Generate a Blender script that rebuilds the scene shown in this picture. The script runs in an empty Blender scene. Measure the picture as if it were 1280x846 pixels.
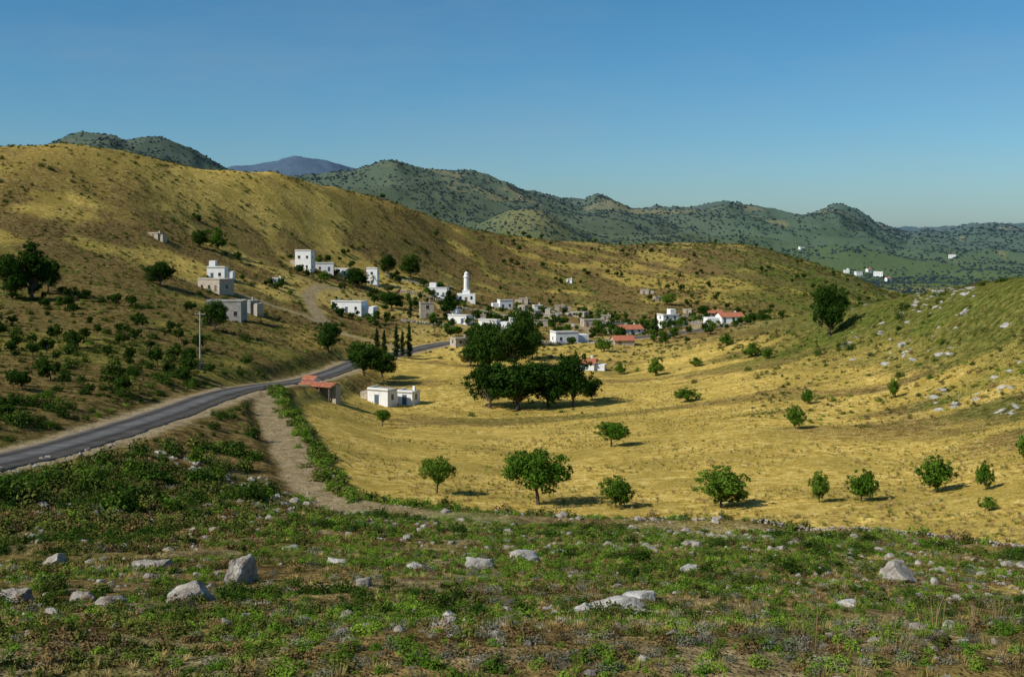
import bpy, math, random, numpy as np
import bmesh
from mathutils import Vector, Matrix
rng=np.random.default_rng(7); random.seed(7)
F=1351.0; HZ=290.0; CX=640.0
scene=bpy.context.scene

# ------------------------------------------------------------ noise
TB=np.random.default_rng(3).random((256,256))
def vnoise(x,y):
    xi=np.floor(x).astype(int); yi=np.floor(y).astype(int)
    fx=x-xi; fy=y-yi
    fx=fx*fx*fx*(fx*(fx*6-15)+10); fy=fy*fy*fy*(fy*(fy*6-15)+10)
    a=TB[xi&255,yi&255]; b=TB[(xi+1)&255,yi&255]; c=TB[xi&255,(yi+1)&255]; d=TB[(xi+1)&255,(yi+1)&255]
    return (a*(1-fx)+b*fx)*(1-fy)+(c*(1-fx)+d*fx)*fy
def fbm(x,y,o=4,s=0.0):
    v=0;a=1;t=0
    x=np.asarray(x,float)+s*17.3; y=np.asarray(y,float)-s*9.1
    for i in range(o):
        v=v+a*vnoise(x,y); t+=a; a*=.5
        x,y=(x*1.6+y*1.2)+5.2,(-x*1.2+y*1.6)+1.3
    return v/t
def sstep(a,b,x):
    t=np.clip((x-a)/(b-a),0,1); return t*t*(3-2*t)

# ------------------------------------------------------------ terrain knots in image pixels: (column, estimated distance) and (column, row) per slope break
K=[
 ([(0,.3)],[(0,290+2.5/.3*F)],30),
 ([(0,7)],[(0,850)],30),
 ([(0,15)],[(0,758),(640,765),(1280,785)],30),
 ([(0,30)],[(0,698),(320,692),(640,702),(960,714),(1280,742)],30),
 ([(0,58),(640,60),(960,55),(1280,46)],[(0,634),(160,644),(320,650),(640,664),(960,678),(1280,706)],30),
 ([(0,88),(160,105),(320,105),(400,96),(480,92),(640,92),(800,90),(960,84),(1120,75),(1280,64)],
  [(0,580),(160,553),(320,590),(400,622),(480,632),(640,642),(800,648),(960,656),(1120,666),(1280,685)],14),
 ([(0,105),(160,125),(320,150),(640,150),(800,140),(960,130),(1120,115),(1280,95)],
  [(0,541),(160,520),(320,503),(480,553),(640,560),(800,562),(960,565),(1120,585),(1280,590)],20),
 ([(0,180),(160,190),(320,215),(640,215),(800,210),(960,185),(1120,160),(1280,130)],
  [(0,430),(160,440),(320,455),(480,508),(640,512),(800,505),(960,500),(1120,515),(1280,525)],20),
 ([(0,260),(160,270),(320,290),(480,300),(640,300),(800,290),(960,250),(1120,210),(1280,165)],
  [(0,365),(160,380),(320,405),(480,445),(640,450),(800,460),(960,448),(1120,445),(1280,440)],25),
 ([(0,320),(160,340),(320,370),(480,400),(640,400),(800,390),(960,330),(1040,300),(1120,260),(1200,232),(1280,205)],
  [(0,310),(160,330),(320,360),(480,398),(640,412),(800,422),(960,410),(1040,389),(1120,378),(1200,362),(1280,345)],14),
 ([(0,370),(160,400),(320,440),(480,500),(640,560),(800,580),(960,560),(1120,500),(1280,420)],
  [(0,255),(160,275),(320,320),(480,352),(640,374),(800,385),(960,398),(1120,425),(1280,430)],25),
 ([(0,450),(80,470),(180,490),(250,510),(350,560),(420,600),(500,660),(560,710),(640,780),(700,830),(850,930),(940,980),(1020,1000),(1280,900)],
  [(-100,188),(0,184),(80,181),(130,187),(180,197),(250,213),(350,220),(420,234),(500,256),(560,282),(640,298),(700,302),(780,308),(850,304),(940,307),(1020,330),(1080,355),(1120,375),(1280,384)],8),
 ([(0,800),(320,900),(640,1200),(960,1400),(1280,1400)],
  [(0,305),(320,320),(640,340),(960,350),(1280,350)],30),
 ([(0,1500),(640,2100),(1280,2200)],
  [(0,262),(300,262),(480,262),(640,280),(800,288),(960,300),(1120,318),(1280,320)],30),
 ([(0,2600),(300,3000),(490,2600),(800,3200),(1050,3000),(1130,3800),(1280,4500)],
  [(0,206),(50,190),(75,179),(100,173),(135,170),(155,180),(200,176),(240,190),(290,221),(320,229),(380,224),(440,214),(490,207),(520,214),(560,216),(600,222),(650,235),(690,244),(730,254),(745,249),(765,253),(790,265),(850,264),(910,256),(960,261),(1000,270),(1050,260),(1080,271),(1130,296),(1180,294),(1220,284),(1280,287),(1400,276)],3),
 ([(0,5500),(1280,6500)],[(0,287),(1280,292)],30),
 ([(0,9500)],[(0,240),(200,230),(290,210),(330,204),(370,197),(410,202),(440,212),(600,240),(1000,285),(1130,286),(1280,288)],6),
 ([(0,16000)],[(0,290)],30),
 ([(0,42000)],[(0,291)],30),
]
NK=len(K)
xg=np.arange(-240,1521,4.0)
def gs(v,sig):
    n=int(3*sig/4)+1; k=np.exp(-0.5*((np.arange(-n,n+1)*4.0)/sig)**2); k/=k.sum()
    return np.convolve(np.pad(v,n,mode='edge'),k,mode='valid')
YG=np.zeros((NK,len(xg))); RG=np.zeros((NK,len(xg)))
for i,(yp,rp,sg) in enumerate(K):
    YG[i]=gs(np.interp(xg,[p[0] for p in yp],[p[1] for p in yp]),max(sg,10))
    RG[i]=gs(np.interp(xg,[p[0] for p in rp],[p[1] for p in rp]),sg)
th=np.radians(np.concatenate([np.linspace(-180,-31,50)[:-1],np.linspace(-31,31,900),np.linspace(31,180,50)[1:]]))
rr=np.concatenate([np.linspace(.3,5,16)[:-1],np.geomspace(5,20,90)[:-1],np.geomspace(20,1200,450)[:-1],np.geomspace(1200,12000,230)[:-1],np.geomspace(12000,41000,20)])
NC,NR=len(th),len(rr)
thc=np.clip(th,-math.radians(33),math.radians(33))
xc=CX+F*np.tan(thc)
Z=np.zeros((NC,NR)); U=np.zeros((NC,NR))
for c in range(NC):
    yk=np.array([np.interp(xc[c],xg,YG[i]) for i in range(NK)])
    rk=np.array([np.interp(xc[c],xg,RG[i]) for i in range(NK)])
    zk=-(rk-HZ)/F*yk
    rk=yk/math.cos(thc[c]); rk[0]=.3; rk[1]=max(rk[1],7)
    h=np.diff(rk); d=np.diff(zk)/h
    m=np.zeros(NK); m[0]=d[0]; m[-1]=d[-1]
    w1=2*h[1:]+h[:-1]; w2=h[1:]+2*h[:-1]
    ok=d[:-1]*d[1:]>0
    m[1:-1][ok]=((w1+w2)[ok])/(w1[ok]/d[:-1][ok]+w2[ok]/d[1:][ok])
    j=np.clip(np.searchsorted(rk,rr)-1,0,NK-2)
    t=np.clip((rr-rk[j])/h[j],0,1)
    Z[c]=(2*t**3-3*t**2+1)*zk[j]+(t**3-2*t**2+t)*h[j]*m[j]+(-2*t**3+3*t**2)*zk[j+1]+(t**3-t**2)*h[j]*m[j+1]
    U[c]=j+t
zb=(Z[0]+Z[-1])/2
wb=sstep(math.radians(90),math.radians(178),np.abs(th))[:,None]
Z=Z*(1-wb)+zb[None,:]*wb
TH,RR=np.meshgrid(th,rr,indexing='ij')
X=RR*np.sin(TH); Y=RR*np.cos(TH)
Z+=58*np.exp(-((X-28)/85)**2/1.0-((Y-1900)/190)**2)
Z+=22*np.exp(-((X-520)/90)**2-((Y-1750)/160)**2)
Z+=18*np.exp(-((X-330)/80)**2-((Y-1650)/160)**2)
near=sstep(6,14,RR)*(1-sstep(70,110,RR))
Z+=near*(0.42*(fbm(X/7,Y/7,3,1)-.5)+.22*(fbm(X/1.6,Y/1.6,3,2)-.5))
hill=sstep(180,330,RR)*(1-sstep(900,1300,RR))
Z+=hill*(5.0*(fbm(X/45,Y/45,4,3)-.5)+1.2*(fbm(X/9,Y/9,3,4)-.5)) 
Z+=(1-hill)*sstep(110,150,RR)*(1-sstep(300,1300,RR))*.6*(fbm(X/20,Y/20,3,6)-.5)
far=sstep(1150,1900,RR)
rid=(1-2*np.abs(fbm(X/520,Y/520,5,7)-.5))-.86
Z+=far*RR*(.028*rid+.012*(fbm(X/130,Y/130,4,8)-.5))*(1-.8*sstep(6000,9000,RR))

def lookup(G,x,y):
    x=np.asarray(x,float); y=np.asarray(y,float)
    a=np.interp(np.arctan2(x,y),th,np.arange(NC)); b=np.interp(np.hypot(x,y),rr,np.arange(NR))
    i=np.minimum(a.astype(int),NC-2); j=np.minimum(b.astype(int),NR-2); fa=a-i; fb=b-j
    return (G[i,j]*(1-fa)+G[i+1,j]*fa)*(1-fb)+(G[i,j+1]*(1-fa)+G[i+1,j+1]*fa)*fb

def resample(pts,step):
    p=np.array(pts,float)
    out=[]
    for i in range(len(p)-1):
        p0=p[max(i-1,0)];p1=p[i];p2=p[i+1];p3=p[min(i+2,len(p)-1)]
        n=max(2,int(np.linalg.norm(p2-p1)/step))
        for k in range(n):
            t=k/n
            out.append(.5*((2*p1)+(-p0+p2)*t+(2*p0-5*p1+4*p2-p3)*t*t+(-p0+3*p1-3*p2+p3)*t**3))
    out.append(p[-1]); return np.array(out)
def dist_to(path,mask,val=None):
    D=np.full(X.shape,1e6); V=np.zeros(X.shape)
    px=X[mask]; py=Y[mask]
    dd=np.empty(len(px)); vv=np.zeros(len(px))
    for s in range(0,len(px),20000):
        q=(px[s:s+20000,None]-path[None,:,0])**2+(py[s:s+20000,None]-path[None,:,1])**2
        k=q.argmin(1); dd[s:s+20000]=np.sqrt(q[np.arange(len(k)),k])
        if val is not None: vv[s:s+20000]=val[k]
    D[mask]=dd; V[mask]=vv
    return D,V
road=resample([(-90,12),(-72,24),(-56,42),(-46,62),(-42.5,88),(-42,118),(-42,150),(-41.5,200),(-40,250),(-38,285),(-28,325),(-8,352),(22,368),(62,380),(100,395),(128,430),(150,480)],1.5)
rz=lookup(Z,road[:,0],road[:,1])
k=np.ones(21)/21; rz=np.convolve(np.pad(rz,10,mode='edge'),k,mode='valid')
box=(X>-120)&(X<175)&(Y>0)&(Y<500)
DR,VR=dist_to(road,box,rz)
w=1-sstep(4.6,10,DR)
Z=Z*(1-w)+(VR-.14)*w
track=resample([(-38.5,172),(-36.7,160),(-28.6,133),(-22,112),(-17,97),(-11,88.5),(-2,84.5),(10,83.5),(24,83)],1.2)
tz=lookup(Z,track[:,0],track[:,1]); tz=np.convolve(np.pad(tz,6,mode='edge'),np.ones(13)/13,mode='valid')
box2=(X>-50)&(X<40)&(Y>70)&(Y<185)
DT,VT=dist_to(track,box2,tz)
w=(1-sstep(1.8,4,DT))*sstep(4.5,6.5,DR); Z=Z*(1-w)+VT*w
lane=[resample([(-30,322),(-60,345),(-85,352),(-110,350)],3),resample([(22,368),(30,420),(20,480),(5,520)],3),resample([(62,380),(90,470),(150,500),(190,510)],3),resample([(-60,345),(-75,400),(-70,440)],3),resample([(30,420),(70,440),(110,460),(150,480)],3)]
DL=np.full(X.shape,1e6)
box3=(X>-130)&(X<210)&(Y>290)&(Y<560)
for l in lane: DL=np.minimum(DL,dist_to(l,box3)[0])
def H(x,y): return lookup(Z,x,y)

# ------------------------------------------------------------ zones
XP=np.where(Y>.5,CX+F*X/np.maximum(Y,.5),np.where(X>0,1500,-200))
BXY,BXX=[88,93,98,130,150,175,300],[-13,-14,-15,-23,-30.6,-35,-36]
bx=np.interp(Y,BXY,BXX)
n20=fbm(X/22,Y/22,4,11); n60=fbm(X/70,Y/70,4,12); n5=fbm(X/5,Y/5,3,13)
field=sstep(4.97,5.06,U)*(1-sstep(8.0,8.8,U+(n20-.5)*1.2))*sstep(-.7,.7,X-bx)
straw=field.copy()*(1-.62*sstep(.50,.64,fbm(X/32,Y/13,5,21))*sstep(5.6,6.8,U))
rt=sstep(860,1060,XP)*sstep(6.8,8.0,U+(n20-.5)*2.2)
straw=straw*(1-.58*rt)
fg=(1-sstep(4.9,5.05,U))
straw+=fg*(.05+.38*sstep(.50,.66,n5)*sstep(400,1100,XP))
lh=sstep(5.2,6.2,U)*(1-sstep(11.5,12,U))*(1-field)*(1-rt*(U<9.5))
low=(1-sstep(8.2,9.6,U+(n20-.5)*1.5))*(1-sstep(330,520,XP))
straw+=lh*(.12+.66*sstep(.45,.62,n20*.6+n60*.4)*np.interp(XP,[0,300,600,1100],[.72,.95,.75,.55]))*(1-.40*low)
straw+=lh*.40*sstep(9.6,10.8,U)*(1-sstep(350,700,XP))
fr=sstep(11.4,12.2,U)
straw=straw*(1-fr)+fr*sstep(.60,.70,fbm(X/300,Y/300,4,14)*.6+fbm(X/60,Y/60,3,15)*.4)*.40
straw+=.35*np.exp(-((X-28)/95)**2-((Y-1860)/190)**2)
gre=fg*sstep(.38,.60,n5*.5+n20*.5)*np.interp(XP,[0,300,500,1000,1280],[.4,.5,.9,.8,.4])+lh*sstep(.46,.62,n20)*.45+fr*.85+rt*.65+.45*field*sstep(.5,.64,fbm(X/26,Y/12,4,24))+lh*low*.12
dirt=np.maximum((1-sstep(1.5,2.6,DT+(n5-.5)*1.6))*.75*np.interp(X,[-14,-4,10],[1,.4,.1]),(1-sstep(4.4,6.0,DR+(n5-.5)*1.8)))
dirt=np.maximum(dirt,(1-sstep(2,3.5,DL))*.85)
vill=np.exp(-((X-40)/120)**2-((Y-450)/90)**2)
dirt=np.maximum(dirt,vill*sstep(.5,.62,n20)*.6)
dirt=np.maximum(dirt,fg*.40*sstep(.54,.70,fbm(X/2.5,Y/2.5,3,19)))
haze=(1-np.exp(-np.maximum(RR-700,0)/4800))  # weight of the distance haze painted into the ground colour
straw=np.clip(straw,0,1); gre=np.clip(gre,0,1)

def link(ob,parent=None):
    scene.collection.objects.link(ob)
    if parent: ob.parent=parent
    return ob
me=bpy.data.meshes.new('ground')
nv=NC*NR
me.vertices.add(nv); co=np.stack([X,Y,Z],-1).reshape(-1,3); me.vertices.foreach_set('co',co.ravel().astype(np.float32))
ii,jj=np.meshgrid(np.arange(NC-1),np.arange(NR-1),indexing='ij')
a=(ii*NR+jj).ravel(); f=np.stack([a,a+1,a+NR+1,a+NR],-1)
p=co[f[0]]; 
if np.cross(p[1]-p[0],p[2]-p[0])[2]<0: f=f[:,::-1]
nf=len(f)
me.loops.add(nf*4); me.loops.foreach_set('vertex_index',f.ravel().astype(np.int32))
me.polygons.add(nf); me.polygons.foreach_set('loop_start',np.arange(0,nf*4,4,dtype=np.int32)); 
me.polygons.foreach_set('use_smooth',np.ones(nf,bool))
me.update(); me.validate()
at=me.attributes.new('zone','FLOAT_COLOR','POINT')
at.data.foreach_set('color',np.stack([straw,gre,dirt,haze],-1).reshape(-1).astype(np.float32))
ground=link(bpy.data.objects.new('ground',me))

# ------------------------------------------------------------ materials
def newmat(name):
    m=bpy.data.materials.new(name); m.use_nodes=True; nt=m.node_tree; nt.nodes.clear()
    o=nt.nodes.new('ShaderNodeOutputMaterial'); return m,nt,o
def N(nt,t,**kw):
    n=nt.nodes.new(t)
    for k,v in kw.items(): setattr(n,k,v)
    return n
def noise(nt,scale,detail=4,rough=.55,src=None):
    n=N(nt,'ShaderNodeTexNoise'); n.inputs['Scale'].default_value=scale; n.inputs['Detail'].default_value=detail; n.inputs['Roughness'].default_value=rough
    if src: nt.links.new(src,n.inputs['Vector'])
    return n.outputs['Fac']
def ramp(nt,fac,stops):
    r=N(nt,'ShaderNodeValToRGB'); e=r.color_ramp.elements
    while len(e)<len(stops): e.new(.5)
    for el,(p,c) in zip(e,stops): el.position=p; el.color=(*c,1) if len(c)==3 else c
    nt.links.new(fac,r.inputs['Fac']); return r.outputs['Color']
def mix(nt,fac,a,b,mode='MIX'):
    m=N(nt,'ShaderNodeMix',data_type='RGBA',blend_type=mode)
    for s,v in ((m.inputs[0],fac),(m.inputs[6],a),(m.inputs[7],b)):
        if hasattr(v,'is_output'): nt.links.new(v,s)
        else: s.default_value=v if not isinstance(v,tuple) else (*v,1)
    return m.outputs[2]
def math_(nt,op,a,b):
    m=N(nt,'ShaderNodeMath',operation=op)
    for s,v in ((m.inputs[0],a),(m.inputs[1],b)):
        if hasattr(v,'is_output'): nt.links.new(v,s)
        else: s.default_value=v
    return m.outputs[0]
def pos(nt): return N(nt,'ShaderNodeNewGeometry').outputs['Position']
HAZE_TINT=(.080,.130,.215)  # bluish air haze, painted into base colours of far surfaces
m,nt,o=newmat('ground_mat')
P=pos(nt)
att=N(nt,'ShaderNodeAttribute',attribute_name='zone'); sep=N(nt,'ShaderNodeSeparateColor'); nt.links.new(att.outputs['Color'],sep.inputs[0])
nA=noise(nt,.08,4,.65,P); nB=noise(nt,.7,5,.78,P); nC=noise(nt,5.0,2,.7,P)
strawc=ramp(nt,nB,[(.30,(.19,.12,.024)),(.44,(.42,.285,.06)),(.55,(.60,.43,.11)),(.70,(.78,.62,.25))])
strawc=mix(nt,ramp(nt,nA,[(.44,(0,0,0)),(.64,(.75,.75,.75))]),strawc,(.30,.225,.05))
brown=ramp(nt,nB,[(.30,(.030,.024,.010)),(.43,(.10,.070,.024)),(.56,(.23,.152,.056)),(.72,(.40,.29,.13))])
green=ramp(nt,nB,[(.30,(.012,.026,.006)),(.45,(.050,.085,.012)),(.58,(.12,.155,.024)),(.75,(.23,.22,.055))])
base=mix(nt,sep.outputs[1],brown,green)
fac=math_(nt,'ADD',sep.outputs[0],math_(nt,'MULTIPLY',math_(nt,'SUBTRACT',nC,.5),1.3))
fac=math_(nt,'ADD',fac,math_(nt,'MULTIPLY',math_(nt,'SUBTRACT',nA,.5),.9))
sf=ramp(nt,fac,[(.25,(0,0,0)),(.75,(1,1,1))])
base=mix(nt,sf,base,strawc)
dc=ramp(nt,nB,[(.3,(.20,.15,.08)),(.55,(.36,.28,.16)),(.75,(.50,.42,.28))])
base=mix(nt,sep.outputs[2],base,dc)
fine=ramp(nt,nC,[(.3,(.42,.42,.42)),(.7,(1.5,1.5,1.5))])
base=mix(nt,.85,base,fine,'MULTIPLY')
base=mix(nt,att.outputs['Alpha'],base,HAZE_TINT)  # distance haze blended straight into the base colour
b=N(nt,'ShaderNodeBsdfDiffuse'); nt.links.new(base,b.inputs[0]); b.inputs[1].default_value=.3
bp=N(nt,'ShaderNodeBump'); bp.inputs['Strength'].default_value=.9; bp.inputs['Distance'].default_value=.22
nt.links.new(noise(nt,2.6,4,.9,P),bp.inputs['Height']); nt.links.new(bp.outputs[0],b.inputs['Normal'])
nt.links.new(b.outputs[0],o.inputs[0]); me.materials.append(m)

def foliage(name,c1,c2,trans=.2,hz=0.0):
    m,nt,o=newmat(name)
    oi=N(nt,'ShaderNodeObjectInfo'); P=pos(nt)
    c=ramp(nt,oi.outputs['Random'],[(0,c1),(1,c2)])
    n=noise(nt,1.1,1,.6,P)
    c=mix(nt,.85,c,ramp(nt,n,[(.3,(.5,.5,.5)),(.7,(1.4,1.4,1.25))]),'MULTIPLY')
    if hz: c=mix(nt,hz,c,HAZE_TINT)  # painted haze: leaf colour shifted towards the haze tint
    d=N(nt,'ShaderNodeBsdfDiffuse'); nt.links.new(c,d.inputs[0])
    if trans:
        t=N(nt,'ShaderNodeBsdfTranslucent'); s=N(nt,'ShaderNodeMixShader'); s.inputs[0].default_value=trans
        nt.links.new(c,t.inputs[0]); nt.links.new(d.outputs[0],s.inputs[1]); nt.links.new(t.outputs[0],s.inputs[2]); nt.links.new(s.outputs[0],o.inputs[0])
    else: nt.links.new(d.outputs[0],o.inputs[0])
    return m
def surf(name,stops,scale,rough=.85,bump=.3,detail=6,bd=.05):
    m,nt,o=newmat(name); P=pos(nt)
    n=noise(nt,scale,detail,.65,P); c=ramp(nt,n,stops)
    b=N(nt,'ShaderNodeBsdfPrincipled'); b.inputs['Roughness'].default_value=rough
    nt.links.new(c,b.inputs['Base Color'])
    bp=N(nt,'ShaderNodeBump'); bp.inputs['Strength'].default_value=bump; bp.inputs['Distance'].default_value=bd
    nt.links.new(noise(nt,scale*4,5,.6,P),bp.inputs['Height']); nt.links.new(bp.outputs[0],b.inputs['Normal'])
    nt.links.new(b.outputs[0],o.inputs[0]); return m
M_leafA=foliage('leaves_bright',(.060,.13,.012),(.115,.19,.022))
M_leafB=foliage('leaves_dark',(.024,.054,.008),(.054,.098,.015))
M_leafD=foliage('leaves_deep_green',(.018,.048,.007),(.042,.084,.013),.15)
M_leafC=foliage('leaves_cypress',(.018,.038,.010),(.03,.05,.014),0)
M_scrubG=foliage('scrub_green',(.07,.15,.014),(.19,.28,.035),.15)
M_scrubO=foliage('scrub_olive',(.050,.070,.014),(.14,.145,.034),0)
M_scrubB=foliage('scrub_brown',(.10,.060,.028),(.24,.155,.065),0)
M_scrubS=foliage('scrub_grey',(.12,.12,.085),(.24,.22,.17),0)
M_straw=foliage('dry_grass',(.36,.255,.085),(.56,.43,.20),.25)
M_strawg=foliage('green_grass',(.14,.18,.028),(.29,.30,.07),.25)
M_stalk=foliage('dry_stalks',(.16,.10,.05),(.30,.21,.13),0)
M_far=foliage('far_scrub_hazed',(.022,.044,.016),(.054,.074,.028),0,.36)  # distant trees, aerial haze painted into their leaf colour
M_bark=surf('bark',[(.3,(.05,.035,.022)),(.7,(.14,.10,.07))],6)
M_lime=surf('limestone',[(.3,(.17,.155,.13)),(.5,(.34,.315,.27)),(.7,(.54,.51,.46))],2,.9,.9)
M_rock=surf('field_rock',[(.3,(.10,.08,.06)),(.5,(.29,.25,.20)),(.7,(.48,.44,.38))],5,.9,.9)
M_white=surf('whitewash',[(.25,(.58,.54,.46)),(.45,(.78,.76,.71)),(.7,(.84,.83,.80))],.8)
M_stone=surf('stone_masonry',[(.3,(.24,.19,.13)),(.5,(.42,.35,.26)),(.7,(.58,.51,.41))],2.5,.9,.6)
M_conc=surf('raw_concrete',[(.3,(.20,.19,.16)),(.6,(.33,.31,.27)),(.8,(.42,.40,.36))],.9)
M_tile=surf('roof_tile',[(.3,(.22,.07,.035)),(.5,(.38,.12,.055)),(.7,(.48,.20,.10))],2.0)
M_flat=surf('earth_roof',[(.3,(.26,.22,.16)),(.6,(.42,.38,.31)),(.8,(.55,.51,.45))],1.0)
M_glass=surf('window_dark',[(.3,(.012,.014,.018)),(.7,(.03,.034,.04))],2,.3,0)
M_wood=surf('weathered_wood',[(.3,(.10,.07,.045)),(.7,(.22,.16,.11))],5)
M_paint=surf('blue_door',[(.3,(.05,.09,.13)),(.7,(.09,.14,.19))],3)
m,nt,o=newmat('asphalt'); P=pos(nt)
c=ramp(nt,noise(nt,.5,6,.65,P),[(.3,(.050,.048,.046)),(.6,(.085,.082,.078)),(.8,(.14,.132,.12))])
uv=N(nt,'ShaderNodeAttribute',attribute_name='lat')
lm=ramp(nt,uv.outputs['Fac'],[(0,(2.4,2.1,1.7)),(.10,(1.4,1.3,1.15)),(.25,(.7,.7,.7)),(.42,(1.7,1.7,1.7)),(.58,(1.7,1.7,1.7)),(.75,(.7,.7,.7)),(.90,(1.4,1.3,1.15)),(1,(2.4,2.1,1.7))])
c=mix(nt,1.0,c,lm,'MULTIPLY')
b=N(nt,'ShaderNodeBsdfDiffuse'); nt.links.new(c,b.inputs[0]); nt.links.new(b.outputs[0],o.inputs[0])
M_asph=m

# ------------------------------------------------------------ road sheet
tg=np.gradient(road,axis=0); tg/=np.linalg.norm(tg,axis=1)[:,None]; nr=np.stack([tg[:,1],-tg[:,0]],1)
lat=[-3.35,-3.2,-2.2,-1.1,0,1.1,2.2,3.2,3.35]; zz=[-.25,0,.03,.05,.06,.05,.03,0,-.25]
vs=[];ls=[]
ew=(fbm(road[:,0]/3,road[:,1]/3,2,71)-.5)*.7
for i in range(len(road)):
    for a_,z_ in zip(lat,zz):
        q=a_+(np.sign(a_)*ew[i] if abs(a_)>3 else 0)
        vs.append((road[i,0]+nr[i,0]*q,road[i,1]+nr[i,1]*q,rz[i]+z_)); ls.append((a_+3.2)/6.4)
fs=[]
L=len(lat)
for i in range(len(road)-1):
    for j in range(L-1): q=i*L+j; fs.append((q,q+1,q+L+1,q+L))
rm=bpy.data.meshes.new('road'); rm.from_pydata(vs,[],fs); rm.attributes.new('lat','FLOAT','POINT').data.foreach_set('value',np.clip(ls,0,1).astype(np.float32))
rm.materials.append(M_asph)
for p_ in rm.polygons: p_.use_smooth=True
if rm.polygons[L//2].normal.z<0: rm.flip_normals()
link(bpy.data.objects.new('road',rm))

# ------------------------------------------------------------ mesh builders
class MB:
    def __init__(s): s.v=[];s.f=[];s.m=[];s.n=0
    def add(s,v,f,mi=0):
        v=np.asarray(v,float); s.v.append(v); s.f+= [tuple(int(i)+s.n for i in q) for q in f]; s.m+=[mi]*len(f); s.n+=len(v)
    def mesh(s,name,mats,smooth=False):
        me=bpy.data.meshes.new(name); me.from_pydata(np.concatenate(s.v).tolist(),[],s.f)
        for m in mats: me.materials.append(m)
        me.polygons.foreach_set('material_index',np.array(s.m,dtype=np.int32))
        if smooth: me.polygons.foreach_set('use_smooth',np.ones(len(s.f),bool))
        me.update(); return me
def leaves(g,C,R,n,size,dome=False,shell=.55,flat=1.0):
    d=g.normal(size=(n,3)); d/=np.linalg.norm(d,axis=1)[:,None]
    if dome: d[:,2]=np.abs(d[:,2])
    rad=shell+(1-shell)*g.random(n)**.6
    p=np.array(C)+d*rad[:,None]*np.array(R)
    nn=d+g.normal(size=(n,3))*.6; nn[:,2]+=.3; nn/=np.linalg.norm(nn,axis=1)[:,None]
    a=np.cross(nn,g.normal(size=(n,3))); a/=np.linalg.norm(a,axis=1)[:,None]; b=np.cross(nn,a)
    s=size*(.6+.8*g.random(n))[:,None]
    a=a*s; b=b*s*.62*flat
    v=np.stack([p+a,p+b,p-a,p-b],1).reshape(-1,3)
    q=np.arange(n)[:,None]*4+np.arange(4)[None,:]
    return v,q
def tube(p0,p1,r0,r1,seg=7):
    p0=np.array(p0,float);p1=np.array(p1,float); d=p1-p0; d/=np.linalg.norm(d)
    a=np.cross(d,[.3,.9,.1]); a/=np.linalg.norm(a); b=np.cross(d,a)
    t=np.arange(seg)/seg*2*math.pi; c=np.cos(t)[:,None]*a+np.sin(t)[:,None]*b
    v=np.concatenate([p0+c*r0,p1+c*r1]); f=[(i,(i+1)%seg,seg+(i+1)%seg,seg+i) for i in range(seg)]
    return v,f
def tree_mesh(name,seed,H=5,W=5,trunk=.3,n=4200,leaf=.13,ncl=22,mat=None,conic=0.0,low=False):
    g=np.random.default_rng(seed); mb=MB()
    th_=trunk*H
    bend=g.normal(size=2)*.12
    j=np.array([bend[0],bend[1],th_])
    mb.add(*tube((0,0,-.4),j*[.4,.4,.5],.045*H*.75,.032*H*.8),1); mb.add(*tube(j*[.4,.4,.5],j,.032*H*.8,.026*H*.8),1)
    cz=th_*.8+(H-th_*.8)*.5; sz=(H-th_*.8)*.5
    for k in range(ncl):
        d=g.normal(size=3); d/=np.linalg.norm(d); rad=.35+.45*g.random()
        if k<5: rad*=.5
        hz=d[2]*rad
        wr=W/2*(1-conic*max(0,(hz+.3)))
        c=np.array([d[0]*rad*wr,d[1]*rad*wr,cz+hz*sz*1.05])
        cr=np.array([.34,.34,.30])*W/2*(.75+.55*g.random())*(1-.5*conic*max(0,hz))
        cr[2]=min(cr[2],sz*.5)
        mb.add(*leaves(g,c,cr,n//ncl,leaf,shell=.45),0)
        mid=j+(c-j)*.5+g.normal(size=3)*.1
        mb.add(*tube(j,mid,.013*H,.008*H,5),1); mb.add(*tube(mid,c,.008*H,.003*H,5),1)
    for k in range(26):
        d=g.normal(size=3); d/=np.linalg.norm(d); 
        c=np.array([d[0]*W/2*.86,d[1]*W/2*.86,cz+d[2]*sz*.9]); mb.add(*leaves(g,c,[.3*W/5]*3,34,leaf*.9,shell=.1),0)
    return mb.mesh(name,[mat,M_bark])
def cypress_mesh(name,seed,H=8,W=1.6,n=2600):
    g=np.random.default_rng(seed); mb=MB(); mb.add(*tube((0,0,-.4),(0,0,H*.8),.14,.04),1)
    for k in range(26):
        t=(k+.5)/26; z=.06*H+t*.92*H; wr=W/2*math.sin(math.pi*min(1,(t*.80+.17)))**.7*(1-.5*t)*1.25
        a=g.random()*6.28; c=(math.cos(a)*wr*.35,math.sin(a)*wr*.35,z)
        mb.add(*leaves(g,c,(wr*.8,wr*.8,H*.05),n//26,.13,shell=.3),0)
    return mb.mesh(name,[M_leafC,M_bark])
def shrub_mesh(name,seed,mat,n=220,leaf=.10,h=.75,ncl=6):
    g=np.random.default_rng(seed); mb=MB()
    for k in range(ncl):
        a=g.random()*6.28; r=.55*g.random()**.5; s=.35+.35*g.random()
        mb.add(*leaves(g,(math.cos(a)*r,math.sin(a)*r,-.05),(s,s,h*(.6+.6*g.random())),n//ncl,leaf,dome=True,shell=.35),0)
    return mb.mesh(name,[mat])
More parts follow.
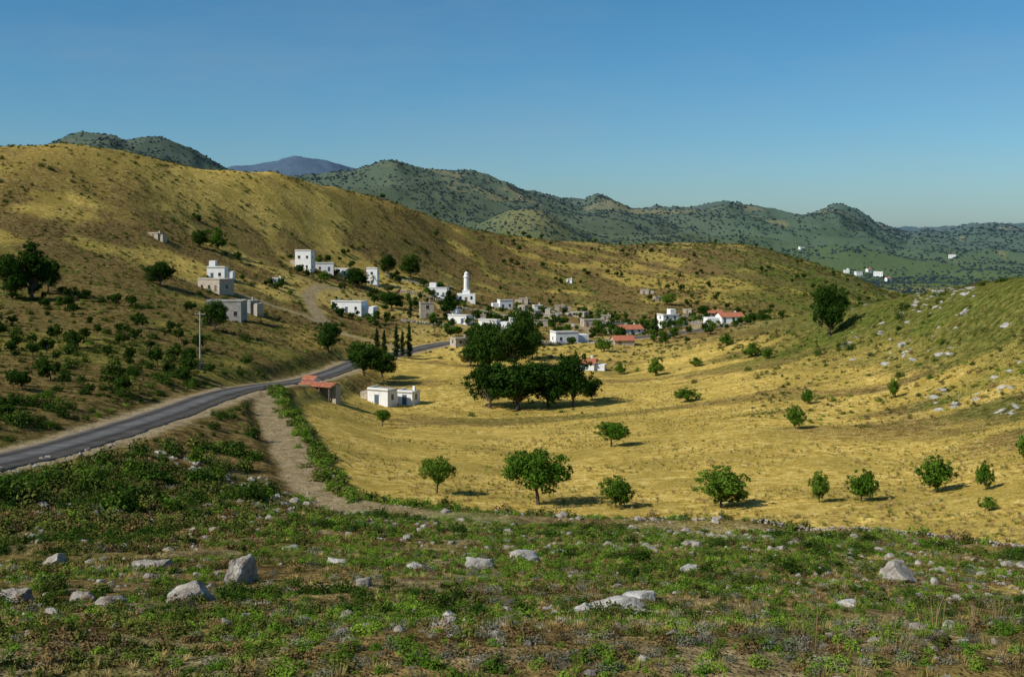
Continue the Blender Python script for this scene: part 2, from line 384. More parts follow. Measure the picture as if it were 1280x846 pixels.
def tuft_mesh(name,seed,mat,n=26,h=1.0,spread=.55,w=.03,r0=.35):
    g=np.random.default_rng(seed); v=[];f=[]
    for i in range(n):
        a=g.random()*6.28; r=r0*g.random(); b=np.array([math.cos(a)*r,math.sin(a)*r,-.05])
        l=spread*g.random(); hh=h*(.5+.6*g.random()); tip=b+np.array([math.cos(a)*l,math.sin(a)*l,hh]); md=b+(tip-b)*.55+np.array([0,0,.1*hh])
        s=np.array([-math.sin(a+g.normal()*.8),math.cos(a),0])*w
        q=len(v); v+=[b-s,b+s,md+s*.8,md-s*.8,tip]; f+=[(q,q+1,q+2,q+3),(q+3,q+2,q+4)]
    mb=MB(); mb.add(v,f); return mb.mesh(name,[mat])
def rock_geo(seed,sub=3,sc=(1,.8,.6),cuts=9):
    bm=bmesh.new(); bmesh.ops.create_icosphere(bm,subdivisions=sub,radius=1)
    v=np.array([q.co[:] for q in bm.verts]); f=[[w.index for w in q.verts] for q in bm.faces]; bm.free()
    g=np.random.default_rng(seed)
    for k in range(cuts):
        n=g.normal(size=3); n/=np.linalg.norm(n); d=.5+.3*g.random(); s=v@n; e=np.maximum(s-d,0); v=v-e[:,None]*n*.95
    v*= (1+.22*(fbm(v[:,0]*2+seed,v[:,1]*2+v[:,2]*1.7,3,seed%9)-.5)*2)[:,None]
    return v*np.array(sc),f
def rock_mesh(name,seed,mat,sub=3,sc=(1,.8,.6)):
    v,f=rock_geo(seed,sub,sc); mb=MB(); mb.add(v,f); return mb.mesh(name,[mat])

# ------------------------------------------------------------ instancing
def protos(name,meshes):
    c=bpy.data.collections.new(name)
    for i,m_ in enumerate(meshes):
        o_=bpy.data.objects.new('%s_%02d'%(name,i),m_); c.objects.link(o_)
    return c
def scatter(name,coll,x,y,idx,scl,tilt=.12,sink=0.0,zsc=None):
    n=len(x)
    z=H(x,y)-sink*scl
    me=bpy.data.meshes.new(name); me.vertices.add(n); me.vertices.foreach_set('co',np.stack([x,y,z],-1).ravel().astype(np.float32))
    rot=np.stack([rng.normal(size=n)*tilt,rng.normal(size=n)*tilt,rng.random(n)*6.283],-1)
    s=np.stack([scl*(.85+.3*rng.random(n)),scl*(.85+.3*rng.random(n)),scl*(.8+.4*rng.random(n))*(1 if zsc is None else zsc)],-1)
    me.attributes.new('rot','FLOAT_VECTOR','POINT').data.foreach_set('vector',rot.ravel().astype(np.float32))
    me.attributes.new('scl','FLOAT_VECTOR','POINT').data.foreach_set('vector',s.ravel().astype(np.float32))
    me.attributes.new('idx','INT','POINT').data.foreach_set('value',idx.astype(np.int32))
    ob=link(bpy.data.objects.new(name,me))
    ng=bpy.data.node_groups.new(name+'_gn','GeometryNodeTree')
    ng.interface.new_socket('Geometry',in_out='INPUT',socket_type='NodeSocketGeometry'); ng.interface.new_socket('Geometry',in_out='OUTPUT',socket_type='NodeSocketGeometry')
    gi=ng.nodes.new('NodeGroupInput'); go=ng.nodes.new('NodeGroupOutput'); ip=ng.nodes.new('GeometryNodeInstanceOnPoints'); ci=ng.nodes.new('GeometryNodeCollectionInfo')
    ci.inputs['Collection'].default_value=coll; ci.inputs['Separate Children'].default_value=True; ci.inputs['Reset Children'].default_value=True
    def na(nm,dt):
        q=ng.nodes.new('GeometryNodeInputNamedAttribute'); q.data_type=dt; q.inputs['Name'].default_value=nm; return q.outputs['Attribute']
    l=ng.links
    l.new(gi.outputs[0],ip.inputs['Points']); l.new(ci.outputs[0],ip.inputs['Instance']); ip.inputs['Pick Instance'].default_value=True
    l.new(na('idx','INT'),ip.inputs['Instance Index']); l.new(na('rot','FLOAT_VECTOR'),ip.inputs['Rotation']); l.new(na('scl','FLOAT_VECTOR'),ip.inputs['Scale'])
    l.new(ip.outputs[0],go.inputs[0])
    md=ob.modifiers.new('scatter','NODES'); md.node_group=ng
    return ob
def polar(n,r0,r1,mode='lin',a=30):
    t=np.radians(rng.uniform(-a,a,n)); r=rng.uniform(r0,r1,n) if mode=='lin' else (np.exp(rng.uniform(math.log(r0),math.log(r1),n)) if mode=='log' else np.sqrt(rng.uniform(r0*r0,r1*r1,n)))
    return r*np.sin(t),r*np.cos(t)
def at_(x,y):
    u=lookup(U,x,y); xp=CX+F*x/np.maximum(y,.5); return u,xp
DRc=np.minimum(DR,60.); DTc=np.minimum(DT,60.); DLc=np.minimum(DL,60.)

C_scr=protos('scrub_clump',[shrub_mesh('sg%d'%i,20+i,M_scrubG,210,.085) for i in range(3)]+[shrub_mesh('so%d'%i,30+i,M_scrubO,200) for i in range(2)]+[shrub_mesh('sb',40,M_scrubB,180,.09),shrub_mesh('ss',41,M_scrubS,200,.07,.6)])
C_gr=protos('grass_tuft',[tuft_mesh('t0',1,M_straw),tuft_mesh('t1',2,M_straw,34,.8,.8),tuft_mesh('t2',3,M_strawg),tuft_mesh('t3',4,M_strawg,30,.6,.7)])
C_stk=protos('dry_stalk',[tuft_mesh('k%d'%i,11+i,M_stalk,22,1.0,.6,.010,.5) for i in range(3)])
C_bush=protos('bush_clump',[shrub_mesh('bg%d'%i,50+i,M_leafB,420,.085,1.0,8) for i in range(2)]+[shrub_mesh('bb%d'%i,60+i,M_leafA,420,.085,1.0,8) for i in range(2)]+[shrub_mesh('bo',63,M_scrubO,360,.085,.9,8)])
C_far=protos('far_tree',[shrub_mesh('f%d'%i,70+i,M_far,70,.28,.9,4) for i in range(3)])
C_rock=protos('loose_stone',[rock_mesh('r%d'%i,80+i,M_rock,2,(1,.8,.6)) for i in range(4)])
C_lime=protos('limestone_boulder',[rock_mesh('l%d'%i,90+i,M_lime,3,(1.3,.8,.65)) for i in range(4)])
C_tree=protos('orchard_tree',[tree_mesh('ot%d'%i,100+i,4,4,.28,1300,.17,12,M_leafB) for i in range(3)]+[tree_mesh('ot3',104,4,4,.28,1300,.17,12,M_leafA)])

# foreground scrub
x,y=polar(28000,5.2,100); u,xp=at_(x,y); nn=fbm(x/2.2,y/2.2,3,31)*.6+fbm(x/9,y/9,3,32)*.4
bxx=np.interp(y,BXY,BXX)
keep=(u<4.97)|(x<bxx-1.0); keep&=(lookup(DRc,x,y)>5.5)&(lookup(DTc,x,y)>2.0)&(nn>.455+.10*(rng.random(len(x))-.5)); 
x,y,xp,u,nn=[q[keep] for q in (x,y,xp,u,nn)]
lf=1-sstep(200,480,xp+90*(rng.random(len(x))-.5)*2); rr_=rng.random(len(x)); r_=np.hypot(x,y)
idx=rng.integers(0,3,len(x)); 
idx=np.where(rr_<.22+.38*lf,rng.integers(3,5,len(x)),idx); idx=np.where((rr_>.88-.22*lf),5,idx)
gz=sstep(.48,.60,fbm(x/4,y/4,2,33))*np.where(y<22,.5,.2); gz=np.maximum(gz,sstep(880,1100,xp)*.45*(y<35)); idx=np.where(rng.random(len(x))<gz,rng.choice([6,6,5],len(x)),idx)
sc=(.07+.0042*r_)*(.4+1.0*rng.random(len(x))**1.5)*(1+.8*lf*sstep(25,50,r_)*(1-sstep(60,75,r_)*.5))
scatter('foreground_scrub',C_scr,x,y,idx,sc)
# darker heath bushes in drifts
x,y=polar(3200,12,88,'lin',29); u,xp=at_(x,y)
k=(u<4.9)&(fbm(x/7,y/7,4,91)>np.interp(xp,[0,250,450,1280],[.46,.49,.56,.57]))&(lookup(DRc,x,y)>7)&(lookup(DTc,x,y)>2.5); x,y=x[k],y[k]
scatter('heath_bushes',C_bush,x,y,rng.choice([0,1,4,4,0],len(x)),(.10+.0080*np.hypot(x,y))*(.4+.9*rng.random(len(x))**1.5),zsc=.75)
# ground-cover plants close by, mixed sizes
x,y=polar(12000,4.9,30); nn=fbm(x/1.3,y/1.3,3,81); xp=CX+F*x/y
k=nn+.35*(rng.random(len(x))-.5)>.45; x,y,xp=x[k],y[k],xp[k]; n1=fbm(x/3,y/3,2,82)
idx=np.where(n1>.5,rng.choice([0,1,2,0,1,3,6],len(x)),rng.choice([3,4,5,6],len(x)))
scatter('ground_cover_plants',C_scr,x,y,idx,(.035+.0045*np.hypot(x,y))*(.4+1.1*rng.random(len(x))**2))
# grass
x,y=polar(12000,4.8,75); u,xp=at_(x,y); keep=(u<5)&(lookup(DRc,x,y)>5)&(lookup(DTc,x,y)>1.7)&(fbm(x/2.5,y/2.5,2,34)>.40); x,y,xp=[q[keep] for q in (x,y,xp)]
n1=fbm(x/3,y/3,3,35); idx=np.where(n1+.15*(rng.random(len(x))-.5)>np.interp(xp,[0,600,1280],[.52,.52,.44]),rng.integers(0,2,len(x)),rng.integers(2,4,len(x)))
r_=np.hypot(x,y); scatter('foreground_grass',C_gr,x,y,idx,(.05+.0022*r_)*(.4+.9*rng.random(len(x))))
x,y=polar(420,6.3,17); xp=CX+F*x/y; k=(rng.random(len(x))<np.interp(xp,[500,800,1000],[.02,.15,.6]))&(fbm(x/1.5,y/1.5,2,83)>.46); x,y=x[k],y[k]
scatter('dry_stalks',C_stk,x,y,rng.integers(0,3,len(x)),.12+.18*rng.random(len(x))**1.5,.2)
# field stubble
x,y=polar(26000,66,260,'lin',29); u,xp=at_(x,y); bxx=np.interp(y,BXY,BXX)
keep=(u>5.05)&(u<8.3)&(x>bxx+.6)&(lookup(DRc,x,y)>6)&(fbm(x/8,y/8,3,36)>.45); x,y=x[keep],y[keep]
scatter('field_grass',C_gr,x,y,rng.choice([0,1,1,0,2,3],len(x)),.14+.28*rng.random(len(x)))
# hillside scrub
x,y=polar(66000,110,1150,'lin'); u,xp=at_(x,y); nn=fbm(x/16,y/16,4,37)*.6+fbm(x/70,y/70,3,38)*.4
fieldm=(u>4.9)&(u<8.1)&(x>np.interp(y,BXY,BXX))&((xp<940)|(u<6.6))
thr=np.interp(xp,[0,250,500,900,1280],[.44,.455,.47,.44,.425]); thr=thr+np.where((u>10)&(xp<450),.05,0)
keep=(~fieldm)&(nn+.22*(rng.random(len(x))-.5)>thr)&(lookup(DRc,x,y)>6)&(lookup(DTc,x,y)>3)&(lookup(DLc,x,y)>3.5)&(u<12)
x,y,u,xp=[q[keep] for q in (x,y,u,xp)]; r_=np.hypot(x,y)
idx=rng.choice([0,3,3,4,3,4,5,5],len(x)); sc=(.26+.0013*r_)*(.4+rng.random(len(x))**2*1.3)
scatter('hillside_scrub',C_scr,x,y,idx,sc)
x,y=polar(3000,125,620,'lin'); u,xp=at_(x,y); nn=fbm(x/30,y/30,4,47)
k=(nn>np.interp(xp,[0,300,560],[.45,.49,.60]))&((xp<560)|(xp>1000))&(lookup(DRc,x,y)>8)&(lookup(DLc,x,y)>4)&((xp<560)|(u>7.6))&(u<10.6)&((xp<350)|(u>7.5)); x,y=x[k],y[k]
scatter('hillside_bushes',C_bush,x,y,rng.choice([0,1,0,4,1],len(x)),.5+1.4*rng.random(len(x))**1.7)
x,y=polar(300,150,330,'lin',29); u,xp=at_(x,y); k=(u>6.8)&(u<8.8)&(xp>560)&(fbm(x/15,y/15,3,39)>.48); x,y=x[k],y[k]
scatter('field_bushes',C_bush,x,y,rng.choice([0,1,2,3],len(x)),.4+.9*rng.random(len(x))**2)
# far woods
x,y=polar(60000,950,4600,'lin'); u,xp=at_(x,y); nn=fbm(x/120,y/120,4,41)
st=lookup(straw,x,y)
keep=(u>11.25)&(nn+.3*(rng.random(len(x))-.5)>.40)&(st<.35+.3*rng.random(len(x)))
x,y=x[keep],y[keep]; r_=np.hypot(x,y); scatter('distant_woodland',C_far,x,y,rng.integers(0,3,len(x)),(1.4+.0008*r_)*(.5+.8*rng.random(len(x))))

# ------------------------------------------------------------ sited objects: image-pixel column, base row and sizes, scaled by camera-ray distance Y
T_oak=[tree_mesh('oakA',200+i,5,5.6,.34,6000,.12,24,M_leafA) for i in range(2)]
T_dark=[tree_mesh('oakB%d'%i,210+i,8,8,.14,7500,.17,30,M_leafD,.15) for i in range(3)]
T_round=[tree_mesh('round%d'%i,220+i,4,4.4,.12,3600,.12,20,M_leafA,.35) for i in range(3)]
T_tall=[tree_mesh('tall',230,9,5,.12,6000,.16,26,M_leafD,.45)]
T_cyp=[cypress_mesh('cyp%d'%i,240+i) for i in range(2)]
KIND={'oak_tree':(T_oak,5,5.6),'dark':(T_dark,7.4,6.8),'shrub':(T_round,4,4.4),'tall':(T_tall,9,5),'cypress_tree':(T_cyp,8,1.6)}
NAME={'dark':'evergreen_oak','tall':'poplar_tree','shrub':'wild_pear_tree'}
TREES=[('oak_tree',546,617,47,50),('oak_tree',673,630,70,92),('shrub',770,634,40,50),('oak_tree',764,558,32,50),('shrub',902,635,52,80),
('shrub',1024,627,40,30),('shrub',1077,625,40,44),('shrub',1170,617,47,54),('shrub',1232,612,38,26),('shrub',1235,639,18,28),('shrub',994,536,30,30),
('oak_tree',478,533,22,22),('shrub',860,502,18,38),('shrub',1117,497,26,16),('dark',1037,420,62,44),('shrub',1284,578,40,30),('shrub',820,470,24,26),
('shrub',940,446,18,30),('shrub',908,432,16,22),('shrub',960,448,14,20),('shrub',775,468,16,18),('shrub',870,458,12,20),('shrub',1010,505,18,20),
('dark',610,466,60,54),('dark',642,462,56,54),('dark',612,510,52,60),('dark',648,512,60,84),('dark',686,510,54,54),('dark',716,509,66,50),('dark',655,430,44,38),('dark',600,448,40,38),('tall',560,400,40,22),('dark',410,442,38,34),
('dark',455,470,40,48),('dark',478,472,32,36),('dark',268,414,36,34),('tall',40,374,78,48),('dark',15,374,54,44),('dark',60,366,40,30),('dark',200,357,28,34),('shrub',272,312,28,28),('dark',250,310,22,22),
('dark',485,344,24,20),('dark',513,347,28,28),('dark',445,358,22,32),('shrub',405,352,14,20),
('cypress_tree',471,446,36,10),('cypress_tree',480,446,34,9),('cypress_tree',495,447,40,10),('cypress_tree',503,445,32,8),('cypress_tree',511,447,42,10),
('cypress_tree',820,422,30,9),('cypress_tree',513,395,22,6),('shrub',835,381,16,24),('dark',490,385,18,28),('dark',588,458,24,28),('shrub',755,440,18,26),('dark',880,395,12,18),('dark',740,500,26,26),('dark',665,450,34,34)]
TY=[104,99,97,145,95,95,95,95,91,81,152,174,203,172,261,101,263,267,300,254,281,268,177,276,288,216,214,214,213,335,304,407,278,243,255,254,256,253,269,321,417,409,513,524,466,447,299,299,297,304,300,367,405,602,419,287,321,546,221,306]
for (kd,px,_,hp,wp),y in zip(TREES,TY):
    ms,h0,w0=KIND[kd]; x=(px-CX)/F*y; hh=hp*y/F; ww=wp*y/F
    ob=link(bpy.data.objects.new(NAME.get(kd,kd),random.choice(ms))); ob.location=(x,y,float(H(x,y)))
    ob.scale=(ww/w0,ww/w0,hh/h0); ob.rotation_euler=(0,0,random.random()*6.28)

def boxm(name,x0,x1,y0,y1,z0,z1,mat,parent):
    v=[(x0,y0,z0),(x1,y0,z0),(x1,y1,z0),(x0,y1,z0),(x0,y0,z1),(x1,y0,z1),(x1,y1,z1),(x0,y1,z1)]
    f=[(3,2,1,0),(4,5,6,7),(0,1,5,4),(1,2,6,5),(2,3,7,6),(3,0,4,7)]
    me=bpy.data.meshes.new(name); me.from_pydata(v,[],f); me.materials.append(mat)
    return link(bpy.data.objects.new(name,me),parent)
def gable(e,w,d,h,rh,ov=.35,mat=None,x0=0,y0=0):
    n=max(6,int(w/.35)); v=[];f=[]
    for i in range(n*2+1):
        xx=x0-w/2-ov+(w+2*ov)*i/(2*n); zo=.06*(i%2)
        v+=[(xx,y0-d/2-ov,h+.005+zo-ov*.25),(xx,y0,h+rh+zo),(xx,y0+d/2+ov,h+.005+zo-ov*.25)]
    for i in range(2*n): q=i*3; f+=[(q,q+3,q+4,q+1),(q+1,q+4,q+5,q+2)]
    k=len(v); v+=[(x0-w/2,y0-d/2,h),(x0-w/2,y0+d/2,h),(x0-w/2,y0,h+rh-.05),(x0+w/2,y0-d/2,h),(x0+w/2,y0+d/2,h),(x0+w/2,y0,h+rh-.05)]
    f+=[(k,k+1,k+2),(k+3,k+4,k+5)]
    me=bpy.data.meshes.new('roof'); me.from_pydata(v,[],f); me.materials.append(M_tile); me.materials.append(mat or M_stone)
    me.polygons[-1].material_index=1; me.polygons[-2].material_index=1
    return link(bpy.data.objects.new('roof',me),e)
def house(name,X_,Y_,w,h,kind='white',roof='flat',yaw=0,dep=None):
    d=dep or w*.75; d=min(max(d,3.5),9)
    cs=[(X_+a*w/2,Y_+b*d/2) for a in(-1,0,1) for b in(-1,0,1)]
    zs=[float(H(a,b)) for a,b in cs]; zg=float(H(X_,Y_-d/2))
    e=bpy.data.objects.new(name,None); link(e); e.location=(X_,Y_,zg); e.rotation_euler=(0,0,yaw)
    wm={'white':M_white,'stone':M_stone,'conc':M_conc}[kind]
    zl=-3.0+min(0,min(zs)-zg)
    boxm('walls',-w/2,w/2,-d/2,d/2,zl,h,wm,e)
    if roof=='flat':
        boxm('roof',-w/2-.15,w/2+.15,-d/2-.15,d/2+.15,h+.003,h+.18,M_flat,e)
        boxm('parapet',-w/2-.05,w/2+.05,-d/2-.05,-d/2+.15,h+.183,h+.5,wm,e)
        boxm('parapet',-w/2-.05,-w/2+.15,-d/2+.153,d/2,h+.183,h+.5,wm,e)
        if w>6 and h<5 and random.random()<.5:
            s=random.choice((-1,1)); a,b=sorted((s*w*.47,s*w*.12)); boxm('roof_room',a,b,-d*.1,d*.46,h+.185,h+2.3,wm,e)
        if random.random()<.6:
            boxm('chimney',w*.2,w*.2+.5,d*.1,d*.1+.5,h+.185,h+1.1,wm,e) if w<=6 else None
    else:
        gable(e,w,d,h,min(1.4,d*.28),.35,wm); boxm('chimney',w*.25,w*.25+.5,.3,.8,h+.4,h+1.9,wm,e)
    if Y_<1000 and w>4 and random.random()<.6:
        s=random.choice((-1,1)); lw=w*random.uniform(.3,.55); a,b=sorted((s*(w/2+.003),s*(w/2+lw))); boxm('lean_to',a,b,-d*.3,d*.42,zl,h*random.uniform(.45,.75) if h>3.4 else h*.8,random.choice((wm,M_stone)),e)
    st=2 if h>4.8 else 1; sh=h/st; n=max(1,int(w/2.8)); dn=random.randrange(n)
    for s in range(st):
        for i in range(n):
            cx=-w/2+(i+.5)*w/n+random.uniform(-.25,.25); zb_=s*sh; ww=random.uniform(.38,.55)
            if s==0 and i==dn: boxm('door',cx-.5,cx+.5,-d/2-.04,-d/2+.03,.05,min(2.05,h-.2),M_paint if kind=='white' else M_wood,e)
            elif sh>1.6:
                boxm('window',cx-ww,cx+ww,-d/2-.03,-d/2+.04,zb_+.95,zb_+min(2.1,sh-.35),M_glass,e)
                boxm('sill',cx-ww-.1,cx+ww+.1,-d/2-.12,-d/2-.035,zb_+.85,zb_+.945,wm,e)
        for sd in (-1,1):
            if sh<1.8: continue
            for k in range(max(1,int(d/3.5))):
                cy=-d/2+(k+.5)*d/max(1,int(d/3.5))
                boxm('window',sd*w/2-.035,sd*w/2+.035,cy-.42,cy+.42,s*sh+.95,s*sh+min(2.05,sh-.35),M_glass,e)
    return e
HS=[('white',381,337,22,24,'flat'),('white',406,338,24,10,'flat'),('white',430,343,20,8,'flat'),('white',466,355,15,20,'flat'),
('white',272,348,24,14,'flat'),('stone',270,363,38,15,'flat'),('conc',284,398,46,22,'flat'),('conc',310,390,24,14,'flat'),('white',437,390,42,13,'flat'),
('stone',533,398,18,19,'flat'),('white',548,370,26,11,'flat'),('white',575,404,28,10,'flat'),('white',612,410,26,11,'flat'),('white',631,385,18,10,'flat'),
('stone',655,379,12,6,'flat'),('stone',660,396,30,8,'flat'),('white',705,428,32,13,'flat'),('white',732,462,27,9,'gable'),('stone',577,432,26,9,'flat'),
('stone',740,408,28,8,'flat'),('stone',768,411,20,7,'flat'),('white',786,417,32,7,'gable'),('stone',778,431,28,6,'gable'),('white',835,408,24,15,'flat'),
('white',912,403,32,8,'gable'),('stone',893,396,20,5,'gable'),('stone',690,401,20,8,'flat'),('stone',724,396,20,6,'flat'),('stone',806,367,12,5,'flat'),
('white',712,353,8,4,'flat'),('white',346,353,14,5,'flat'),('stone',195,297,16,5,'flat'),('stone',823,376,12,5,'flat'),('stone',600,401,16,7,'flat'),
('white',645,405,16,7,'flat'),('stone',676,407,18,7,'flat'),('stone',757,400,14,6,'flat'),('stone',860,392,12,5,'flat'),('white',672,388,12,6,'flat'),('stone',700,388,14,6,'flat'),
('white',1073,345,9,5,'flat'),('white',1086,341,7,4,'gable'),('white',1098,347,12,7,'flat'),('white',1058,342,7,4,'flat'),('white',1110,352,7,4,'gable'),('white',1190,322,9,4,'flat'),('white',1002,312,7,3,'flat'),
('white',478,505,32,18,'flat'),('white',511,504,22,15,'flat')]
HY=[463,476,484,485,371,346,287,319,388,403,493,406,398,505,538,480,371,292,330,445,437,407,349,435,414,544,466,491,645,656,399,396,621,433,427,423,485,558,520,525,1591,1619,1576,1607,1431,2042,1837,215,219]
for (kd,px,_,wp,hp,rf),y in zip(HS,HY):
    x=(px-CX)/F*y; w_=wp*y/F*.92; h_=hp*y/F
    yaw=random.uniform(-.5,.5)
    house({'white':'white_house','stone':'stone_house','conc':'concrete_house'}[kd],x,y,w_,h_,kd,rf,yaw)
# minaret
x,y=-21.1,499; zg=float(H(x,y))
e=link(bpy.data.objects.new('village_minaret',None)); e.location=(x,y,zg)
boxm('base',-4.2,4.2,-3,3,-2,3.6,M_white,e); boxm('plinth',-1.7,1.7,-1.7,1.7,3.603,5.2,M_white,e)
prof=[(1.2,5.2),(1.1,10.9),(1.4,11.2),(1.4,11.7),(1.0,11.72),(.95,12.9),(1.05,13.0),(0.03,13.9)]
v=[];f=[];S=16
for r_,z_ in prof:
    for i in range(S): v.append((r_*math.cos(i/S*6.2832),r_*math.sin(i/S*6.2832),z_))
for k in range(len(prof)-1):
    for i in range(S): f.append((k*S+i,k*S+(i+1)%S,(k+1)*S+(i+1)%S,(k+1)*S+i))
me_=bpy.data.meshes.new('shaft'); me_.from_pydata(v,[],f); me_.materials.append(M_white); link(bpy.data.objects.new('shaft',me_),e)
boxm('window',-3,-2,-3.03,-2.96,1,2.6,M_glass,e); boxm('window',2,3,-3.03,-2.96,1,2.6,M_glass,e); boxm('door',-.6,.6,-3.04,-2.97,.05,2.2,M_wood,e)
# roadside shed
x,y=-34.6,194.0; zg=float(H(x,y))
e=link(bpy.data.objects.new('roadside_shed',None)); e.location=(x,y,zg-.15); e.rotation_euler=(0,0,-.42)
boxm('walls',-3.4,3.4,.2,1.8,-2.5,1.0,M_stone,e)
for q in (-3.2,-1.1,1.1,3.2): boxm('post',q-.09,q+.09,-1.75,-1.57,-2.5,.9,M_wood,e)
boxm('low_wall',-3.4,1.0,-1.5,-1.2,-2.5,.3,M_rock,e)
gable(e,6.8,3.6,1.0,.55,.25,M_stone)
boxm('white_gable_walls',-4.9,-2.5,1.81,4.0,-2.5,1.5,M_white,e); gable(e,2.4,2.2,1.5,.6,.2,M_white,-3.7,2.9)
boxm('window',-4.1,-3.5,1.77,1.808,.8,1.3,M_glass,e)
# utility pole
y=188.0; x=(250-CX)/F*y
hp=10.1
mb=MB(); mb.add(*tube((0,0,-1),(0,0,hp),.17,.10,10))
mb.add(*tube((-.9,0,hp-.5),(.9,0,hp-.5),.06,.06,6))
for q in(-.8,0,.8): mb.add(*tube((q,0,hp-.45),(q,0,hp-.2),.05,.03,6))
ob=link(bpy.data.objects.new('utility_pole',mb.mesh('utility_pole',[M_flat]))); ob.location=(x,y,float(H(x,y)))
# village garden walls
mb=MB(); base=[rock_geo(300+i,1,(1,.75,.6),5) for i in range(6)]
g=np.random.default_rng(5)
def rubble(path,sz,lay_fn,th_=.22,step_z=.16):
    for q in path:
        for l_ in range(lay_fn(q)):
            for s_ in (-1,1):
                v,f=base[g.integers(6)]; s=sz*(.8+.7*g.random()); a=g.random()*6.28; R=np.array([[math.cos(a),-math.sin(a),0],[math.sin(a),math.cos(a),0],[0,0,1]])
                px,py=q[0]+g.normal()*.08,q[1]+s_*(th_-.05*l_)+g.normal()*.08
                mb.add((v*s)@R.T+np.array([px,py,float(H(px,py))+.05+l_*step_z]),f)
for k in range(34):
    x0=g.uniform(-70,160); y0=g.uniform(350,550); a=g.normal()*.35+(1.57 if g.random()<.3 else 0); l_=g.uniform(10,34)
    rubble(resample([(x0,y0),(x0+math.cos(a)*l_*.5,y0+math.sin(a)*l_*.5+g.normal()*1.5),(x0+math.cos(a)*l_,y0+math.sin(a)*l_)],.8),.42,lambda q:2,.25,.5)
link(bpy.data.objects.new('village_garden_walls',mb.mesh('village_garden_walls',[M_lime])))

# boulders in the foreground
BO=[(238,752,58,38),(300,730,44,44),(22,748,50,20),(600,708,34,18),(652,702,36,14),(770,762,64,18),(802,746,40,12),(1122,722,60,24),(190,712,44,16),(135,752,36,16),(960,822,20,10),(590,690,24,8),(700,690,20,6),(420,704,26,8),(365,690,22,9),
(100,742,30,14),(455,736,22,10),(730,772,34,12),(520,716,24,9),(860,708,26,8),(1060,740,30,12),(560,780,20,9),(330,770,24,12),(70,700,34,14)]
BY=[15,21,17,28,32,16,19,33,25,16,8,35,37,28,34,17,20,15,26,31,20,13,14,28]
for (px,_,wp,hp),y in zip(BO,BY):
    x=(px-CX)/F*y; s=wp*y/F/1.6
    ob=link(bpy.data.objects.new('boulder',rock_mesh('boulder',int(px)+3,M_rock if px in(238,300,22,135,190,1122,100,330,70,455) else M_lime,4,(1,.8,max(.35,hp/wp*1.3))))); ob.location=(x,y,float(H(x,y))+.03); ob.scale=(s,s,s); ob.rotation_euler=(0,0,random.uniform(-.5,.5))
x,y=polar(5600,5.2,110); u,xp=at_(x,y); k=(fbm(x/6,y/6,2,51)>.45)&(u<5.0)&(lookup(DTc,x,y)>1); x,y=x[k],y[k]
scatter('loose_stones',C_rock,x,y,rng.integers(0,4,len(x)),(.02+.0040*np.hypot(x,y))*(.3+1.4*rng.random(len(x))**3),.3)
# limestone outcrop on right hill
x,y=polar(14000,110,300,'lin'); u,xp=at_(x,y); nn=fbm(x/12,y/12,4,52)
k=((xp>1040)&(u>7.6)&(u<9.4)&(nn>.55))|((xp>1150)&(u>7.1)&(u<9.3)&(nn>.52)); k&=(fbm(x/2.5,y/2.5,2,53)>.50)&(rng.random(len(x))<.75); x,y=x[k],y[k]
scatter('limestone_outcrop',C_lime,x,y,rng.integers(0,4,len(x)),.2+.95*rng.random(len(x))**2,.3,sink=.15,zsc=.75)
# dry stone wall
wp_=[(430,97)]+[(xx,float(np.interp(xx,xg,YG[5]))) for xx in (480,560,640,720,800,900,1000,1120,1200,1290,1400)]
wall=resample([((a-CX)/F*b,b) for a,b in wp_],.35)
wall=np.concatenate([resample([(-37,172),(-33,155),(-29,145),(-23,128),(-18.5,110),(-15,98)],.45),wall])
mb=MB()
rubble(wall,.14,lambda q:(2 if fbm(q[0]/6,q[1]/6,2,55)>.50 else (1 if fbm(q[0]/6,q[1]/6,2,55)>.38 else 0)))
link(bpy.data.objects.new('dry_stone_wall',mb.mesh('dry_stone_wall',[M_rock])))
# bank / hedge bushes
pts=resample([(-38,174),(-34,158),(-29.5,145),(-24,128),(-19,110),(-15.5,98),(-11,94),(-5,93)],.4)
x=pts[:,0]+rng.normal(size=len(pts))*.7; y=pts[:,1]+rng.normal(size=len(pts))*.7
scatter('grassy_bank_bushes',C_scr,x,y,rng.choice([0,1,2,3,4],len(x)),.6+.6*rng.random(len(x)))
k=rng.random(len(wall))<.60; pts=wall[k]; scatter('wall_bushes',C_scr,pts[:,0],pts[:,1]+rng.normal(size=len(pts))*.6,rng.choice([0,1,3,4,3,5],len(pts)),.25+.9*rng.random(len(pts))**1.8)
# dark bushes between road and track + road verge
x,y=polar(3200,62,185,'lin'); dr=lookup(DRc,x,y)
k=(x<np.interp(y,[85,97,112,133,160],[-19,-21,-26,-32.5,-38]))&(dr>5.6)&(x>-40)&(fbm(x/7,y/7,3,61)>.34)&(y<158)
k2=(dr>6.3)&(dr<17)&(x<-44)&(fbm(x/7,y/7,3,62)>.30)
k3=(y>50)&(y<100)&(x<-20)&(x>-36)&(fbm(x/6,y/6,3,63)>.45)&(dr>8)
k=k|k2|k3; x,y,dr=x[k],y[k],dr[k]; scatter('roadside_bushes',C_bush,x,y,rng.choice([0,1,0,4,1,3,4],len(x)),(.4+1.2*rng.random(len(x))**1.5)*np.clip((dr-3.5)/5,.45,1))
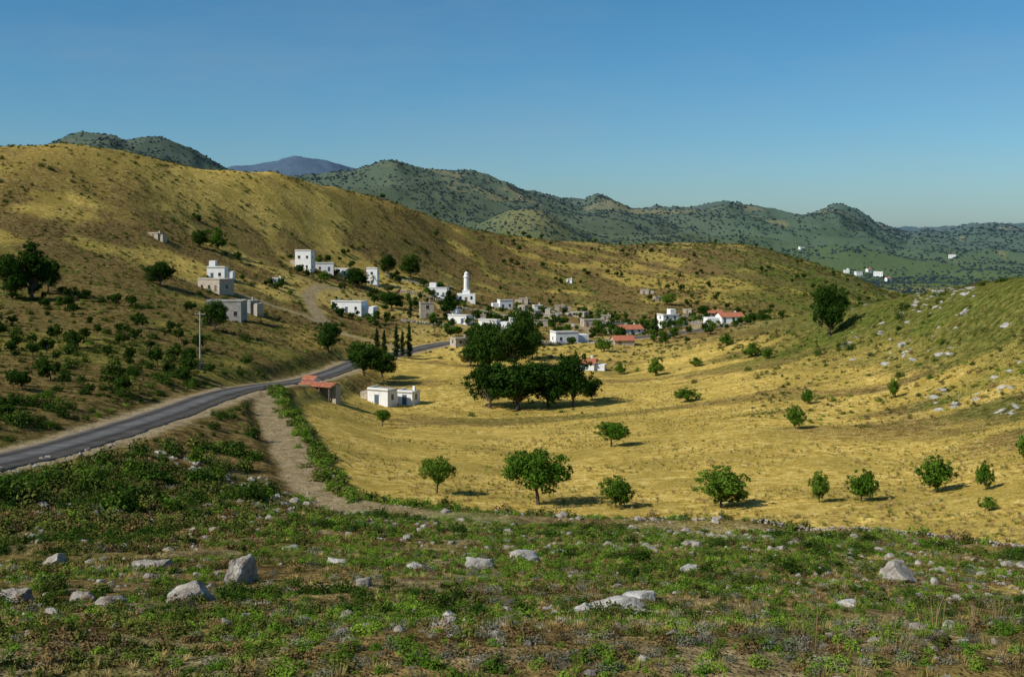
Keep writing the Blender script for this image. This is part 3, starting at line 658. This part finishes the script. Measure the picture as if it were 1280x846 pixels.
# orchard
x,y=polar(1000,120,300,'lin'); u,xp=at_(x,y); k=(xp<270)&(u>6.1)&(u<8.9)&(lookup(DRc,x,y)>9)&(fbm(x/25,y/25,2,64)>.40); x,y=x[k],y[k]
scatter('olive_orchard',C_tree,x,y,rng.choice([0,1,2,0],len(x)),.35+.45*rng.random(len(x)))
x,y=polar(3200,280,620,'lin',29); k=(np.exp(-((x-30)/170)**2-((y-440)/130)**2)*fbm(x/14,y/14,3,65)>.33)&(lookup(DRc,x,y)>6)&(lookup(DLc,x,y)>3); x,y=x[k],y[k]
scatter('village_trees',C_tree,x,y,rng.choice([0,1,2,3],len(x)),.35+.65*rng.random(len(x))**1.3)
x,y=polar(900,550,1050,'lin',29); u,xp=at_(x,y); k=(xp>450)&(fbm(x/50,y/50,3,66)>.45); x,y=x[k],y[k]
scatter('spur_trees',C_tree,x,y,rng.choice([0,1,2],len(x)),.45+.6*rng.random(len(x)))

# ------------------------------------------------------------ light, sky, camera
sd=Vector((-.74,-.42,.70)).normalized()
el=math.asin(sd.z); az=math.atan2(sd.x,sd.y)
w_=bpy.data.worlds.new('World'); scene.world=w_; w_.use_nodes=True; nt=w_.node_tree; nt.nodes.clear()
o=nt.nodes.new('ShaderNodeOutputWorld'); bg=nt.nodes.new('ShaderNodeBackground'); sk=nt.nodes.new('ShaderNodeTexSky'); sk.sky_type='NISHITA'; sk.sun_disc=False
sk.sun_elevation=el; sk.sun_rotation=az%(2*math.pi); sk.air_density=1.0; sk.dust_density=.6; sk.ozone_density=2.5; sk.altitude=300
tc=nt.nodes.new('ShaderNodeTexCoord'); sx=nt.nodes.new('ShaderNodeSeparateXYZ'); nt.links.new(tc.outputs['Generated'],sx.inputs[0])
tint=ramp(nt,sx.outputs['Z'],[(0.0,(.60,.82,1.0)),(.06,(.56,.86,1.05)),(.14,(.46,.86,1.06)),(.22,(.40,.86,1.06)),(1,(.9,1.1,1.2))])
c=mix(nt,1.0,sk.outputs[0],tint,'MULTIPLY')
mp=nt.nodes.new('ShaderNodeMapping'); mp.inputs['Scale'].default_value=(2.2,2.2,9); nt.links.new(tc.outputs['Generated'],mp.inputs[0])
cl=noise(nt,1.6,5,.6,mp.outputs[0]); cf=ramp(nt,cl,[(.45,(0,0,0)),(.80,(.22,.22,.22))])
c=mix(nt,cf,c,(3.6,4.4,5.0))
nt.links.new(c,bg.inputs[0]); bg.inputs[1].default_value=.088; nt.links.new(bg.outputs[0],o.inputs[0])
sl=bpy.data.lights.new('sun','SUN'); sl.energy=4.7; sl.angle=math.radians(.5); sl.color=(1,.96,.87)
so=link(bpy.data.objects.new('sun',sl)); so.rotation_euler=(-sd).to_track_quat('-Z','Y').to_euler()
cam=bpy.data.cameras.new('camera'); cam.lens=36*F/1280; cam.sensor_width=36; cam.shift_y=-(423-HZ)/1280; cam.clip_end=60000; cam.clip_start=.1
co_=link(bpy.data.objects.new('camera',cam)); co_.rotation_euler=(math.pi/2,0,0); scene.camera=co_
scene.view_settings.view_transform='Standard'; scene.view_settings.look='None'; scene.view_settings.exposure=0
